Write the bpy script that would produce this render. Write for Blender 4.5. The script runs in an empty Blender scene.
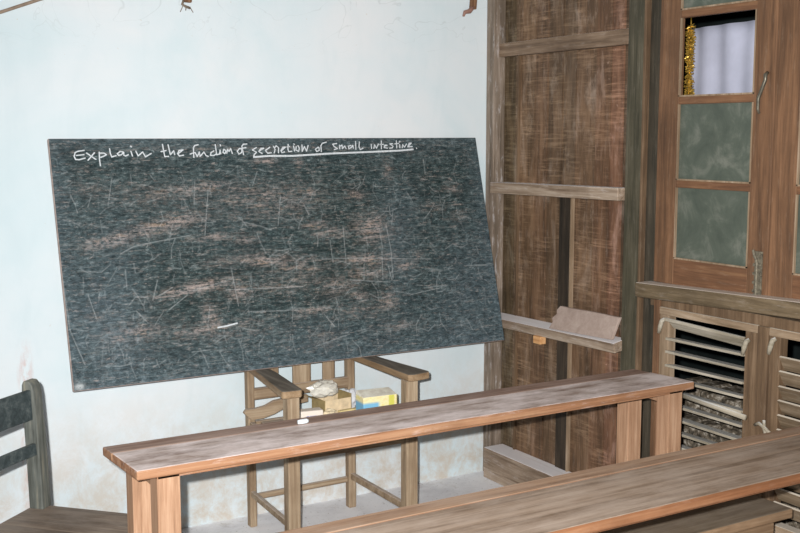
import bpy, bmesh, math, random
import numpy as np
from mathutils import Vector, Matrix

scn = bpy.context.scene
COL = scn.collection
random.seed(7)
R = math.radians

# ---------------------------------------------------------------- camera
cam_d = bpy.data.cameras.new('camera')
cam_d.sensor_width = 36.0
cam_d.lens = 1085.0 / 800.0 * 36.0
cam_d.clip_start = 0.05
cam = bpy.data.objects.new('camera', cam_d)
COL.objects.link(cam)
cam.location = (-2.930, -4.1127, 1.600)
cam.rotation_euler = (R(90.0) - math.atan(133.5 / 1085.0), 0.0, R(-30.74))
scn.camera = cam

# ---------------------------------------------------------------- exposure, world, lights
vs = scn.view_settings
vs.view_transform = 'Standard'
vs.look = 'None'
vs.gamma = 1.0
vs.use_curve_mapping = False
vs.exposure = 0.38

world = bpy.data.worlds.new('world')
scn.world = world
world.use_nodes = True
wb = world.node_tree.nodes['Background']
wb.inputs[0].default_value = (0.55, 0.68, 0.75, 1)
wb.inputs[1].default_value = 0.03

def add_light(name, kind, loc, energy, color=(1, 1, 1), target=None, **kw):
    d = bpy.data.lights.new(name, kind)
    d.energy = energy
    d.color = color
    for k, v in kw.items():
        setattr(d, k, v)
    o = bpy.data.objects.new(name, d)
    o.location = loc
    if target is not None:
        o.rotation_euler = (Vector(target) - Vector(loc)).to_track_quat('-Z', 'Y').to_euler()
    COL.objects.link(o)
    return o

# the camera's own flash, a little above and left of the lens
add_light('camera_flash', 'SPOT', (-2.98, -4.09, 1.655), 700.0, (1.0, 0.975, 0.95),
          target=(-0.5, -0.5, 0.95), shadow_soft_size=0.014, spot_size=R(96), spot_blend=1.0)
# daylight through the openings behind and left of the photographer
add_light('daylight_back', 'AREA', (-3.2, -6.3, 1.7), 9.0, (0.88, 0.96, 1.0),
          target=(-2.2, 0.0, 1.2), shape='RECTANGLE', size=3.0, size_y=1.6)
add_light('daylight_left', 'AREA', (-5.1, -2.6, 1.8), 7.0, (0.86, 0.95, 1.0),
          target=(-1.0, -1.2, 1.2), shape='RECTANGLE', size=2.4, size_y=1.5)

# ---------------------------------------------------------------- colours and node helpers
def lin(c):
    out = []
    for v in c:
        v = v / 255.0
        out.append(v / 12.92 if v <= 0.04045 else ((v + 0.055) / 1.055) ** 2.4)
    return (out[0], out[1], out[2], 1.0)

class NT:
    def __init__(self, name):
        self.mat = bpy.data.materials.new(name)
        self.mat.use_nodes = True
        self.t = self.mat.node_tree
        self.b = self.t.nodes['Principled BSDF']
        self.tc = self.t.nodes.new('ShaderNodeTexCoord')
    def link(self, a, b): self.t.links.new(a, b)
    def put(self, sock, v):
        if hasattr(v, 'is_output') or isinstance(v, bpy.types.NodeSocket): self.link(v, sock)
        else: sock.default_value = v
    def coords(self, scale=(1, 1, 1), loc=(0, 0, 0), rot=(0, 0, 0), src='Object'):
        m = self.t.nodes.new('ShaderNodeMapping')
        m.inputs['Scale'].default_value = scale
        m.inputs['Location'].default_value = loc
        m.inputs['Rotation'].default_value = rot
        self.link(self.tc.outputs[src], m.inputs['Vector'])
        return m.outputs[0]
    def noise(self, vec, scale=5, detail=4, rough=0.6, dist=0.0):
        n = self.t.nodes.new('ShaderNodeTexNoise')
        self.link(vec, n.inputs['Vector'])
        n.inputs['Scale'].default_value = scale
        n.inputs['Detail'].default_value = detail
        n.inputs['Roughness'].default_value = rough
        n.inputs['Distortion'].default_value = dist
        return n.outputs['Fac']
    def ramp(self, fac, stops):
        r = self.t.nodes.new('ShaderNodeValToRGB')
        e = r.color_ramp.elements
        e[0].position, e[0].color = stops[0]
        e[1].position, e[1].color = stops[-1]
        for p, c in stops[1:-1]:
            n = e.new(p); n.color = c
        self.link(fac, r.inputs[0])
        return r.outputs[0]
    def step(self, fac, a, b):          # smooth 0..1 between a and b
        m = self.t.nodes.new('ShaderNodeMapRange')
        m.clamp = True
        m.inputs[1].default_value = a; m.inputs[2].default_value = b
        self.link(fac, m.inputs[0])
        return m.outputs[0]
    def math(self, op, a, b=0.0):
        m = self.t.nodes.new('ShaderNodeMath'); m.operation = op; m.use_clamp = (op != 'SUBTRACT' and op != 'DIVIDE')
        self.put(m.inputs[0], a); self.put(m.inputs[1], b)
        return m.outputs[0]
    def mix(self, f, a, b, mode='MIX'):
        m = self.t.nodes.new('ShaderNodeMixRGB'); m.blend_type = mode
        self.put(m.inputs[0], f); self.put(m.inputs[1], a); self.put(m.inputs[2], b)
        return m.outputs[0]
    def sep(self, v):
        s = self.t.nodes.new('ShaderNodeSeparateXYZ'); self.link(v, s.inputs[0])
        return s.outputs
    def normal(self):
        g = self.t.nodes.new('ShaderNodeNewGeometry')
        return g.outputs['Normal']
    def attr(self, name):
        a = self.t.nodes.new('ShaderNodeAttribute'); a.attribute_name = name
        return a.outputs['Color']
    def bump(self, h, strength=0.3, dist=0.01):
        b = self.t.nodes.new('ShaderNodeBump')
        b.inputs['Strength'].default_value = strength
        b.inputs['Distance'].default_value = dist
        self.link(h, b.inputs['Height']); self.link(b.outputs[0], self.b.inputs['Normal'])
    def out(self, col, rough=0.7, spec=0.3, metal=0.0):
        self.put(self.b.inputs['Base Color'], col)
        self.put(self.b.inputs['Roughness'], rough)
        self.b.inputs['Specular IOR Level'].default_value = spec
        self.b.inputs['Metallic'].default_value = metal
        return self.mat

def axis_scale(axis, along=1.4, across=22.0):
    return tuple(along if a == axis else across for a in 'xyz')

def wood(name, dark, mid, light, axis='x', top=None, dust=None, dust_amt=0.0, across=22.0, along=1.4,
         rough=0.65, spec=0.25, blotch=0.45, tint=False, scuff=0.0):
    """old timber: long grain, blotches, worn upper faces and settled chalk dust"""
    m = NT(name)
    v = m.coords(axis_scale(axis, along, across))
    g = m.noise(v, 1.6, 6, 0.65, 0.5)
    fine = m.noise(m.coords(axis_scale(axis, along * 3, across * 5)), 1.5, 3, 0.6)
    f = m.math('ADD', m.math('MULTIPLY', g, 0.75), m.math('MULTIPLY', fine, 0.25))
    c = m.ramp(f, [(0.34, lin(dark)), (0.50, lin(mid)), (0.66, lin(light))])
    bl = m.noise(m.coords((1, 1, 1), loc=(3.1, 1.7, 0.4)), 5.0, 4, 0.6)
    c = m.mix(m.math('MULTIPLY', m.step(bl, 0.45, 0.68), blotch), c, lin(dark))
    if scuff > 0:
        hs = m.noise(m.coords((1, 5, 70), loc=(1, 2, 3)), 1.3, 6, 0.75, 0.6)
        hp = m.noise(m.coords((1, 3, 2), loc=(6, 2, 1)), 2.2, 3, 0.6)
        c = m.mix(m.math('MULTIPLY', m.math('MULTIPLY', m.step(hs, 0.48, 0.66), m.step(hp, 0.4, 0.6)), scuff), c, lin((156, 132, 110)))
        sm = m.noise(m.coords((1, 5, 1.6), loc=(9, 4, 2)), 2.4, 7, 0.75, 0.4)
        c = m.mix(m.math('MULTIPLY', m.step(sm, 0.52, 0.72), scuff * 0.8), c, lin((170, 154, 142)))
        sp = m.noise(m.coords((1, 30, 30)), 1.2, 3, 0.7)
        c = m.mix(m.math('MULTIPLY', m.step(sp, 0.68, 0.76), scuff * 0.7), c, lin((190, 176, 164)))
    if tint:
        c = m.mix(1.0, c, m.attr('tint'), 'MULTIPLY')
    nz = m.sep(m.normal())[2]
    up = m.step(nz, 0.6, 0.9)
    if top is not None:
        tg = m.ramp(f, [(0.32, lin(top[0])), (0.5, lin(top[1])), (0.68, lin(top[2]))])
        c = m.mix(up, c, tg)
    if dust is not None:
        dn = m.noise(m.coords((1.5 if axis == 'x' else 4, 1.5 if axis == 'y' else 4, 4), loc=(0.3, 5, 2)), 3.0, 6, 0.7)
        dm = m.math('MULTIPLY', m.math('MULTIPLY', m.step(dn, 0.38, 0.62), up), dust_amt)
        c = m.mix(dm, c, lin(dust))
        # dust caught in the grain on every side
        dn2 = m.noise(m.coords(axis_scale(axis, 5, 30), loc=(7, 2, 9)), 2.0, 5, 0.75)
        c = m.mix(m.math('MULTIPLY', m.step(dn2, 0.55, 0.75), 0.35 * dust_amt), c, lin(dust))
    m.bump(f, 0.25, 0.004)
    return m.out(c, rough, spec)

def plain(name, rgb, rough=0.6, spec=0.3, metal=0.0, var=0.12, scale=30):
    m = NT(name)
    n = m.noise(m.coords(), scale, 4, 0.6)
    d = tuple(v * (1 - var) for v in rgb)
    l = tuple(min(255, v * (1 + var * 0.6)) for v in rgb)
    c = m.ramp(n, [(0.3, lin(d)), (0.7, lin(l))])
    m.bump(n, 0.1, 0.002)
    return m.out(c, rough, spec, metal)

# ---------------------------------------------------------------- mesh helpers
class MB:
    def __init__(self): self.v = []; self.f = []; self.tints = []
    def add(self, vs_, fs, M=None, tint=(1, 1, 1)):
        n = len(self.v)
        for p in vs_:
            p = Vector(p)
            self.v.append(M @ p if M else p)
        for f in fs:
            self.f.append([n + i for i in f]); self.tints.append(tint)
        return self
    def box(self, x0, x1, y0, y1, z0, z1, M=None, tint=(1, 1, 1)):
        vs_ = [(x0, y0, z0), (x1, y0, z0), (x1, y1, z0), (x0, y1, z0), (x0, y0, z1), (x1, y0, z1), (x1, y1, z1), (x0, y1, z1)]
        return self.add(vs_, [(0, 3, 2, 1), (4, 5, 6, 7), (0, 1, 5, 4), (1, 2, 6, 5), (2, 3, 7, 6), (3, 0, 4, 7)], M, tint)
    def prism(self, poly, z0, z1, M=None, axis='z', tint=(1, 1, 1)):
        """poly in the plane across the axis, extruded along it"""
        a = sum(poly[i][0] * poly[(i + 1) % len(poly)][1] - poly[(i + 1) % len(poly)][0] * poly[i][1] for i in range(len(poly)))
        if a < 0: poly = poly[::-1]
        def P(u, w, h):
            return {'z': (u, w, h), 'y': (w, h, u), 'x': (h, u, w)}[axis]
        n = len(poly)
        vs_ = [P(u, w, z0) for u, w in poly] + [P(u, w, z1) for u, w in poly]
        fs = [tuple(range(n))[::-1], tuple(range(n, 2 * n))] + [(i, (i + 1) % n, n + (i + 1) % n, n + i) for i in range(n)]
        return self.add(vs_, fs, M, tint)
    def beam(self, p, q, w, h, up=(0, 0, 1), w2=None, h2=None):
        """rectangular bar from p to q, w sideways, h along up"""
        p, q = Vector(p), Vector(q)
        d = (q - p).normalized(); up = Vector(up)
        s = d.cross(up)
        if s.length < 1e-4: s = d.cross(Vector((0, 1, 0)))
        s.normalize(); u = s.cross(d).normalized()
        w2 = w2 or w; h2 = h2 or h
        vs_ = []
        for c, ww, hh in ((p, w, h), (q, w2, h2)):
            for a, b in ((-1, -1), (1, -1), (1, 1), (-1, 1)):
                vs_.append(c + s * (a * ww / 2) + u * (b * hh / 2))
        return self.add(vs_, [(0, 1, 2, 3), (7, 6, 5, 4), (0, 4, 5, 1), (1, 5, 6, 2), (2, 6, 7, 3), (3, 7, 4, 0)])
    def tube(self, pts, rad, seg=8):
        pts = [Vector(p) for p in pts]
        rads = rad if isinstance(rad, (list, tuple)) else [rad] * len(pts)
        rings = []
        a = None
        for i, p in enumerate(pts):
            d = (pts[min(i + 1, len(pts) - 1)] - pts[max(i - 1, 0)]).normalized()
            if a is None:
                a = d.orthogonal().normalized()
            else:
                a = (a - d * a.dot(d)).normalized()
            b = d.cross(a)
            rings.append([p + (a * math.cos(2 * math.pi * k / seg) + b * math.sin(2 * math.pi * k / seg)) * rads[i] for k in range(seg)])
        vs_ = [v for r in rings for v in r]
        fs = [(i * seg + k, i * seg + (k + 1) % seg, (i + 1) * seg + (k + 1) % seg, (i + 1) * seg + k) for i in range(len(pts) - 1) for k in range(seg)]
        fs += [tuple(range(seg))[::-1], tuple(range((len(pts) - 1) * seg, len(pts) * seg))]
        return self.add(vs_, fs)
    def ribbon(self, pts, w, off=0.0):
        """flat stroke in the xz plane facing -y"""
        for i in range(len(pts) - 1):
            a, b = Vector(pts[i]), Vector(pts[i + 1])
            d = (b - a)
            if d.length < 1e-6: continue
            d.normalize(); s = Vector((-d.z, 0, d.x)) * (w / 2)
            a2, b2 = a - d * w * 0.3, b + d * w * 0.3
            o = Vector((0, -off - 0.00002 * i, 0))
            self.add([a2 - s + o, b2 - s + o, b2 + s + o, a2 + s + o], [(0, 1, 2, 3)])
        return self
    def build(self, name, mat, parent=None, bevel=0.0, smooth=False, loc=None, tint=False, seg=2, rot=None):
        me = bpy.data.meshes.new(name)
        me.from_pydata([tuple(v) for v in self.v], [], self.f)
        me.update()
        bm = bmesh.new(); bm.from_mesh(me)
        bmesh.ops.recalc_face_normals(bm, faces=bm.faces) if not tint else None
        bm.to_mesh(me); bm.free()
        if tint:
            at = me.color_attributes.new('tint', 'FLOAT_COLOR', 'CORNER')
            k = 0
            for fi, f in enumerate(self.f):
                for _ in f:
                    at.data[k].color = (*self.tints[fi], 1.0); k += 1
        if smooth:
            for p in me.polygons: p.use_smooth = True
        me.materials.append(mat)
        o = bpy.data.objects.new(name, me)
        COL.objects.link(o)
        if loc: o.location = loc
        if rot: o.rotation_euler = rot
        if parent: o.parent = parent
        if bevel > 0:
            b = o.modifiers.new('bevel', 'BEVEL'); b.width = bevel; b.segments = seg; b.limit_method = 'ANGLE'
            b.harden_normals = False
        return o

def tag(o, label=None, cat=None, group=None, kind=None):
    if label: o['label'] = label
    if cat: o['category'] = cat
    if group: o['group'] = group
    if kind: o['kind'] = kind
    return o

def empty(name, loc=(0, 0, 0), rz=0.0):
    o = bpy.data.objects.new(name, None)
    o.empty_display_size = 0.1
    o.location = loc; o.rotation_euler = (0, 0, rz)
    COL.objects.link(o)
    return o

def copy_tree(o, parent=None):
    c = o.copy(); COL.objects.link(c)
    if parent: c.parent = parent
    for ch in [x for x in COL.objects if x.parent == o]:
        copy_tree(ch, c)
    return c

def struct(o, label=None, cat=None):
    o['kind'] = 'structure'
    if label: o['label'] = label
    if cat: o['category'] = cat
    return o
TEXT= [[(126,880),(103,877),(92,872),(87,858),(91,846),(104,845),(127,851)],[(95,861),(124,864)],[(134,870),(150,857),(166,845)],[(163,871),(150,857),(136,842)],[(181,873),(179,844),(180,821)],[(183,869),(198,869),(207,863),(196,857),(184,853)],[(221,886),(222,867),(226,854),(243,859)],[(225,854),(243,859)],[(273,872),(260,875),(248,866),(252,860),(263,862),(273,871),(272,860),(279,857),(290,862)],[(301,876),(305,856)],[(301,895),(306,892)],[(320,876),(327,857),(346,872),(355,853),(379,866)],[(427,902),(429,873),(431,853),(446,854)],[(418,873),(439,877)],[(449,900),(452,875),(454,860),(469,876),(471,860)],[(485,864),(507,879),(491,877),(483,864),(489,855),(507,858)],[(571,899),(556,896),(550,887),(547,848)],[(533,862),(552,868)],[(555,868),(561,851),(572,870)],[(572,870),(573,852),(591,870),(598,855),(607,852)],[(633,874),(620,867),(616,856),(631,855),(640,861)],[(641,900),(642,877),(642,858),(655,861),(659,877),(660,861)],[(662,899),(663,893)],[(675,880),(670,868),(677,862),(683,873),(676,880)],[(685,863),(691,880),(696,871),(704,883),(709,862)],[(742,883),(731,872),(736,860),(749,866),(751,880),(742,883)],[(776,901),(760,900),(753,892),(756,857)],[(748,883),(770,886)],[(815,886),(796,876),(813,867),(802,857),(798,849)],[(826,872),(847,883),(835,883),(823,870),(837,861)],[(874,887),(853,874),(861,862),(878,864)],[(890,891),(896,878),(890,863)],[(894,884),(903,893),(912,885),(909,863)],[(925,873),(943,887),(932,886),(921,873),(924,864),(937,867)],[(957,899),(953,878),(955,868),(970,869)],[(950,887),(962,890)],[(980,892),(982,870)],[(982,900),(986,898)],[(992,889),(988,875),(1000,868),(1005,882),(1000,893)],[(1019,896),(1016,868),(1029,889),(1036,869),(1047,894)],[(1092,886),(1078,877),(1082,867),(1095,872),(1095,885)],[(1133,907),(1113,902),(1105,891),(1104,866)],[(1181,901),(1161,898),(1167,888),(1181,879),(1165,875)],[(1193,894),(1192,877)],[(1194,889),(1205,894),(1204,878),(1217,890),(1222,878)],[(1248,892),(1234,889),(1235,878),(1249,884),(1256,893),(1257,879)],[(1272,910),(1268,875)],[(1290,908),(1285,886),(1290,874),(1304,880)],[(1346,897),(1345,878)],[(1356,878),(1362,895),(1369,879),(1382,898)],[(1398,912),(1393,876)],[(1388,895),(1407,896)],[(1409,888),(1424,892),(1413,893),(1407,882),(1424,879)],[(1453,899),(1438,898),(1453,887),(1447,880),(1434,879)],[(1473,912),(1470,879)],[(1463,898),(1483,900)],[(1487,896),(1486,880)],[(1491,910),(1487,905)],[(1498,880),(1502,894),(1510,883),(1522,897)],[(1530,887),(1547,901),(1536,900),(1526,884),(1550,885)],[(1570,879),(1571,876)]]
UND= [[(798,847),(870,851),(972,850),(1143,858),(1326,863),(1485,868),(1552,873)]]
SCR= [[(895,686),(868,564)],[(719,585),(798,563),(835,547)],[(805,786),(778,729)],[(349,378),(323,304)],[(459,313),(380,262)],[(403,346),(348,318)],[(255,269),(295,220)],[(85,342),(107,252)],[(647,409),(659,254)],[(544,268),(526,192)],[(511,332),(645,362)],[(615,321),(944,310)],[(691,228),(907,218)],[(1022,192),(1064,135)],[(1044,417),(1174,413),(1562,386)],[(969,66),(1128,100)],[(1362,261),(1448,240),(1520,249),(1592,257)],[(1512,263),(1625,267)],[(1733,346),(1850,342)],[(1160,322),(1348,300)],[(1350,373),(1359,308)],[(1330,438),(1316,311)],[(1236,384),(1226,317)],[(218,485),(277,512),(395,529),(500,543)],[(134,707),(118,667)],[(451,95),(525,97)],[(1366,544),(1374,436),(1366,316)],[(1330,533),(1335,438)],[(1092,494),(1093,402)],[(1160,549),(1153,398)],[(0,421),(8,220),(49,90)],[(590,718),(556,540)],[(1011,602),(994,644)],[(218,774),(193,671)],[(541,759),(526,660)]]
WEAR= [(0.114,0.731,0.053,0.018,0.5,0),(0.356,0.705,0.123,0.044,0.3,0),(0.167,0.529,0.066,0.018,0.8,-8),(0.302,0.564,0.132,0.022,0.9,-10),(0.463,0.604,0.07,0.026,0.8,-10),(0.516,0.72,0.088,0.018,0.5,-3),(0.613,0.737,0.061,0.013,0.7,-3),(0.596,0.531,0.079,0.013,0.8,-4),(0.719,0.513,0.044,0.013,0.8,0),(0.688,0.438,0.132,0.018,0.6,-4),(0.797,0.424,0.053,0.013,1.3,0),(0.942,0.394,0.096,0.035,0.6,5),(0.512,0.34,0.14,0.018,1.0,-8),(0.471,0.331,0.096,0.013,0.9,-6),(0.242,0.188,0.105,0.035,0.7,-5),(0.102,0.256,0.044,0.018,0.3,0),(0.664,0.309,0.044,0.031,0.7,0),(0.542,0.221,0.031,0.053,0.6,-5),(0.452,0.172,0.079,0.013,0.6,-2),(0.97,0.208,0.079,0.013,0.9,-6),(1.296,0.535,0.075,0.053,1.1,-3),(1.096,0.523,0.07,0.022,0.6,0),(1.032,0.559,0.044,0.018,0.7,0),(1.253,0.404,0.105,0.018,1.1,0),(1.259,0.349,0.088,0.026,0.7,0),(1.432,0.363,0.035,0.018,0.8,-10),(1.498,0.399,0.031,0.013,0.8,-10),(1.197,0.252,0.035,0.026,0.7,0),(1.327,0.225,0.044,0.039,0.7,0),(1.368,0.111,0.079,0.018,0.5,0),(0.845,0.83,0.044,0.009,1.3,0),(0.995,0.82,0.018,0.022,0.9,0),(1.236,0.679,0.035,0.018,0.7,0),(1.412,0.783,0.022,0.044,0.5,0),(1.726,0.691,0.039,0.013,0.6,0),(1.598,0.61,0.061,0.018,0.3,0),(1.749,0.573,0.044,0.022,0.3,0),(0.912,0.667,0.175,0.061,0.3,0),(0.76,0.672,0.219,0.07,0.25,-4),(1.029,0.697,0.026,0.013,0.8,0),(1.012,0.086,0.061,0.035,0.35,0),(0.613,0.164,0.175,0.035,0.3,0),(0.866,0.322,0.132,0.026,0.4,0),(1.111,0.304,0.088,0.035,0.5,-5),(1.164,0.188,0.088,0.026,0.4,0),(0.787,0.885,0.438,0.009,0.3,0)]
# ---------------------------------------------------------------- materials
def wall_material():
    m = NT('limewashed_plaster')
    p = m.coords()
    n1 = m.noise(p, 1.1, 5, 0.6, 0.4)
    n2 = m.noise(m.coords((1, 1, 0.35)), 6, 6, 0.65, 0.6)
    c = m.ramp(n1, [(0.3, lin((196, 216, 222))), (0.5, lin((211, 222, 227))), (0.7, lin((221, 225, 228)))])
    c = m.mix(m.math('MULTIPLY', m.step(n2, 0.5, 0.75), 0.3), c, lin((190, 208, 214)))
    z = m.sep(m.tc.outputs['Object'])
    # rising damp and dirt along the foot of the wall
    low = m.step(z[2], 0.62, 0.08)
    d1 = m.noise(m.coords((1.2, 1, 1), loc=(2, 0, 4)), 8.0, 9, 0.78, 0.3)
    dirt = m.math('MULTIPLY', low, m.step(d1, 0.40, 0.60))
    c = m.mix(m.math('MULTIPLY', dirt, 0.75), c, lin((194, 180, 162)))
    # a rusty run on the left

    sx = m.t.nodes.new('ShaderNodeMath'); sx.operation = 'ADD'; m.link(z[0], sx.inputs[0]); sx.inputs[1].default_value = 2.105
    ax = m.t.nodes.new('ShaderNodeMath'); ax.operation = 'ABSOLUTE'; m.link(sx.outputs[0], ax.inputs[0])
    run = m.step(ax.outputs[0], 0.034, 0.004)
    rn = m.noise(m.coords((30, 1, 9)), 1.5, 5, 0.7)
    runm = m.math('MULTIPLY', m.math('MULTIPLY', run, m.step(rn, 0.42, 0.62)), m.math('MULTIPLY', m.step(z[2], 0.85, 0.72), m.step(z[2], 0.1, 0.3)))
    c = m.mix(m.math('MULTIPLY', runm, 0.6), c, lin((190, 120, 95)))
    # small chips and specks
    sp = m.noise(p, 55, 2, 0.5)
    c = m.mix(m.math('MULTIPLY', m.step(sp, 0.73, 0.78), 0.5), c, lin((196, 186, 172)))
    hair = m.noise(m.coords((1, 1, 1.8), loc=(1.3, 0, 0.2)), 2.3, 3, 0.5, 1.5)

    hs = m.t.nodes.new('ShaderNodeMath'); hs.operation = 'SUBTRACT'; m.link(hair, hs.inputs[0]); hs.inputs[1].default_value = 0.5
    ha = m.t.nodes.new('ShaderNodeMath'); ha.operation = 'ABSOLUTE'; m.link(hs.outputs[0], ha.inputs[0])
    hm = m.math('MULTIPLY', m.step(ha.outputs[0], 0.006, 0.001), m.step(z[2], 1.9, 2.06))
    c = m.mix(m.math('MULTIPLY', hm, 0.28), c, lin((170, 180, 182)))
    m.bump(m.math('ADD', m.math('MULTIPLY', n2, 0.7), m.math('MULTIPLY', sp, 0.2)), 0.25, 0.006)
    return m.out(c, 0.9, 0.1)

def floor_material():
    m = NT('dusty_concrete')
    n = m.noise(m.coords(), 3.5, 7, 0.7, 0.3)
    c = m.ramp(n, [(0.3, lin((214, 214, 219))), (0.5, lin((238, 239, 243))), (0.72, lin((248, 248, 251)))])
    s = m.noise(m.coords(), 60, 3, 0.6)
    c = m.mix(m.math('MULTIPLY', m.step(s, 0.62, 0.7), 0.5), c, lin((130, 122, 112)))
    s2 = m.noise(m.coords((1, 1, 1), loc=(4, 4, 0)), 9, 6, 0.7)
    c = m.mix(m.math('MULTIPLY', m.step(s2, 0.56, 0.72), 0.45), c, lin((164, 150, 136)))
    m.bump(n, 0.2, 0.006)
    return m.out(c, 0.85, 0.15)

def board_material():
    m = NT('blackboard_paint')
    w = m.sep(m.attr('wear'))           # x brown wear, y chalk, z smear
    fine = m.noise(m.coords((22, 22, 50)), 1.5, 9, 0.85, 0.3)
    mid = m.noise(m.coords((4, 4, 11)), 1.5, 6, 0.7, 0.6)
    streak = m.noise(m.coords((6, 6, 60), rot=(0, R(2.5), 0)), 1.6, 10, 0.85, 0.5)
    streak2 = m.noise(m.coords((10, 10, 70), loc=(5, 2, 7), rot=(0, R(-4), 0)), 1.6, 10, 0.85, 0.5)
    vert = m.noise(m.coords((48, 48, 3.5), loc=(2, 0, 1)), 1.4, 6, 0.75, 0.5)
    speck = m.noise(m.coords((34, 34, 60), loc=(3, 3, 3)), 1.3, 8, 0.9)
    base = m.ramp(fine, [(0.38, lin((18, 30, 31))), (0.48, lin((36, 50, 51))), (0.56, lin((60, 76, 76))), (0.64, lin((132, 142, 142)))])
    base = m.mix(m.math('MULTIPLY', m.step(streak, 0.52, 0.62), 0.55), base, lin((120, 128, 126)))
    base = m.mix(m.math('MULTIPLY', m.step(mid, 0.52, 0.36), 0.68), base, lin((20, 32, 32)))
    base = m.mix(m.math('MULTIPLY', m.math('MULTIPLY', m.step(vert, 0.56, 0.68), m.step(mid, 0.45, 0.6)), 0.4), base, lin((136, 146, 150)))
    rag = m.math('ADD', m.math('MULTIPLY', streak2, 0.5), m.math('MULTIPLY', speck, 0.5))
    ws = m.math('MULTIPLY', w[0], m.step(rag, 0.47, 0.54))
    bc = m.ramp(m.noise(m.coords((8, 8, 40)), 1.2, 3, 0.6), [(0.35, lin((150, 142, 140))), (0.55, lin((172, 156, 148))), (0.72, lin((196, 162, 130)))])
    c = m.mix(m.math('MULTIPLY', ws, 0.9), base, bc)
    sc = m.math('MULTIPLY', m.step(streak2, 0.52, 0.60), m.step(speck, 0.48, 0.56))
    c = m.mix(m.math('MULTIPLY', sc, 0.75), c, lin((166, 156, 150)))
    c = m.mix(m.math('MULTIPLY', w[2], m.math('MULTIPLY', m.step(fine, 0.35, 0.65), 0.42)), c, lin((132, 150, 164)))
    c = m.mix(m.math('MULTIPLY', w[1], m.math('ADD', m.math('MULTIPLY', m.step(speck, 0.38, 0.56), 0.75), 0.25)), c, lin((196, 202, 204)))
    m.bump(streak, 0.25, 0.002)
    return m.out(c, 0.8, 0.12)

def glass_material():
    m = NT('dusty_green_glass')
    n = m.noise(m.coords((1, 1, 1)), 9, 6, 0.7, 0.6)
    c = m.ramp(n, [(0.3, lin((80, 88, 80))), (0.52, lin((96, 104, 94))), (0.75, lin((136, 138, 128)))])
    m.b.inputs['Transmission Weight'].default_value = 0.25
    m.b.inputs['IOR'].default_value = 1.3
    return m.out(c, 0.42, 0.3)

def wear_off(name, a, b, c3, scale=14):
    m = NT(name)
    n = m.noise(m.coords(), scale, 6, 0.7, 0.4)
    c = m.ramp(n, [(0.36, lin(a)), (0.52, lin(b)), (0.68, lin(c3))])
    m.bump(n, 0.25, 0.003)
    return m.out(c, 0.8, 0.2)

M = {}
M['wall'] = wall_material()
M['floor'] = floor_material()
M['board'] = board_material()
M['board_edge'] = plain('bare_board_edge', (176, 156, 148), var=0.2)
M['chalk'] = plain('white_chalk', (204, 211, 216), rough=0.95, spec=0.05, var=0.12, scale=120)
M['chalk_faint'] = plain('faint_chalk', (150, 162, 168), rough=0.95, spec=0.05, var=0.3, scale=90)
M['glass'] = glass_material()
M['plank'] = wood('dark_wall_planks', (64, 51, 40), (98, 78, 61), (128, 104, 84), 'z', dust=(176, 160, 148), dust_amt=0.8, across=14, along=1.6, tint=True, scuff=0.7)
M['post'] = wood('greenish_post', (52, 50, 40), (76, 72, 58), (102, 95, 80), 'z', dust=(170, 165, 155), dust_amt=0.5)
M['post_d'] = wood('dark_jamb_timber', (44, 42, 36), (66, 60, 50), (88, 80, 68), 'z', dust=(150, 144, 132), dust_amt=0.5)
M['rail_d'] = wood('upper_rail_timber', (84, 68, 54), (120, 100, 82), (150, 130, 110), 'y', top=((180, 166, 152), (206, 194, 182), (220, 212, 204)), dust=(200, 192, 184), dust_amt=0.6)
M['dark_wood'] = wood('blackened_wood', (36, 32, 27), (56, 48, 40), (80, 68, 56), 'z', dust=(130, 120, 110), dust_amt=0.4)
M['frame_h'] = wood('pale_shutter_rail', (112, 94, 74), (150, 130, 108), (176, 158, 138), 'y', top=((170, 160, 146), (196, 186, 172), (210, 202, 190)), dust=(206, 198, 186), dust_amt=0.7)
M['corner'] = wood('corner_post_timber', (86, 76, 66), (128, 114, 100), (164, 150, 138), 'z', dust=(208, 206, 208), dust_amt=2.2)
M['rail'] = wood('dusty_rail', (104, 86, 70), (152, 134, 116), (186, 170, 154), 'y', top=((224, 218, 214), (240, 236, 238), (250, 248, 250)), dust=(238, 234, 236), dust_amt=0.9)
M['sill'] = wood('window_sill_timber', (66, 56, 42), (100, 86, 66), (134, 118, 96), 'y', top=((176, 160, 146), (206, 192, 180), (226, 216, 208)), dust=(216, 208, 200), dust_amt=0.6)
M['sash'] = wood('orange_sash', (76, 56, 42), (106, 78, 57), (132, 98, 72), 'z', dust=(178, 160, 140), dust_amt=0.5)
M['sash_h'] = wood('orange_sash_rail', (84, 60, 44), (112, 80, 58), (136, 102, 74), 'y', top=((150, 126, 100), (180, 156, 130), (200, 180, 158)), dust=(178, 160, 140), dust_amt=0.5)
M['shutter'] = wood('pale_shutter_frame', (110, 92, 72), (142, 122, 100), (168, 150, 130), 'z', dust=(200, 190, 176), dust_amt=0.6)
M['shutter_d'] = wood('brown_shutter_stile', (76, 60, 46), (104, 84, 64), (132, 110, 88), 'z', dust=(178, 164, 144), dust_amt=0.5)
M['slat'] = wood('dusty_louvre', (120, 112, 96), (158, 150, 134), (186, 178, 164), 'y', top=((160, 158, 150), (196, 194, 188), (214, 214, 212)), dust=(206, 206, 204), dust_amt=0.8)
M['slat_d'] = wood('brown_louvre', (84, 70, 54), (118, 102, 82), (146, 130, 110), 'y', top=((170, 160, 146), (200, 190, 176), (214, 208, 198)), dust=(190, 182, 168), dust_amt=0.7)
M['desk'] = wood('desk_timber', (110, 78, 56), (148, 108, 80), (172, 136, 106), 'x', top=((112, 92, 82), (158, 140, 130), (196, 182, 176)), dust=(226, 214, 212), dust_amt=0.95, across=26, along=0.9)
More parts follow.
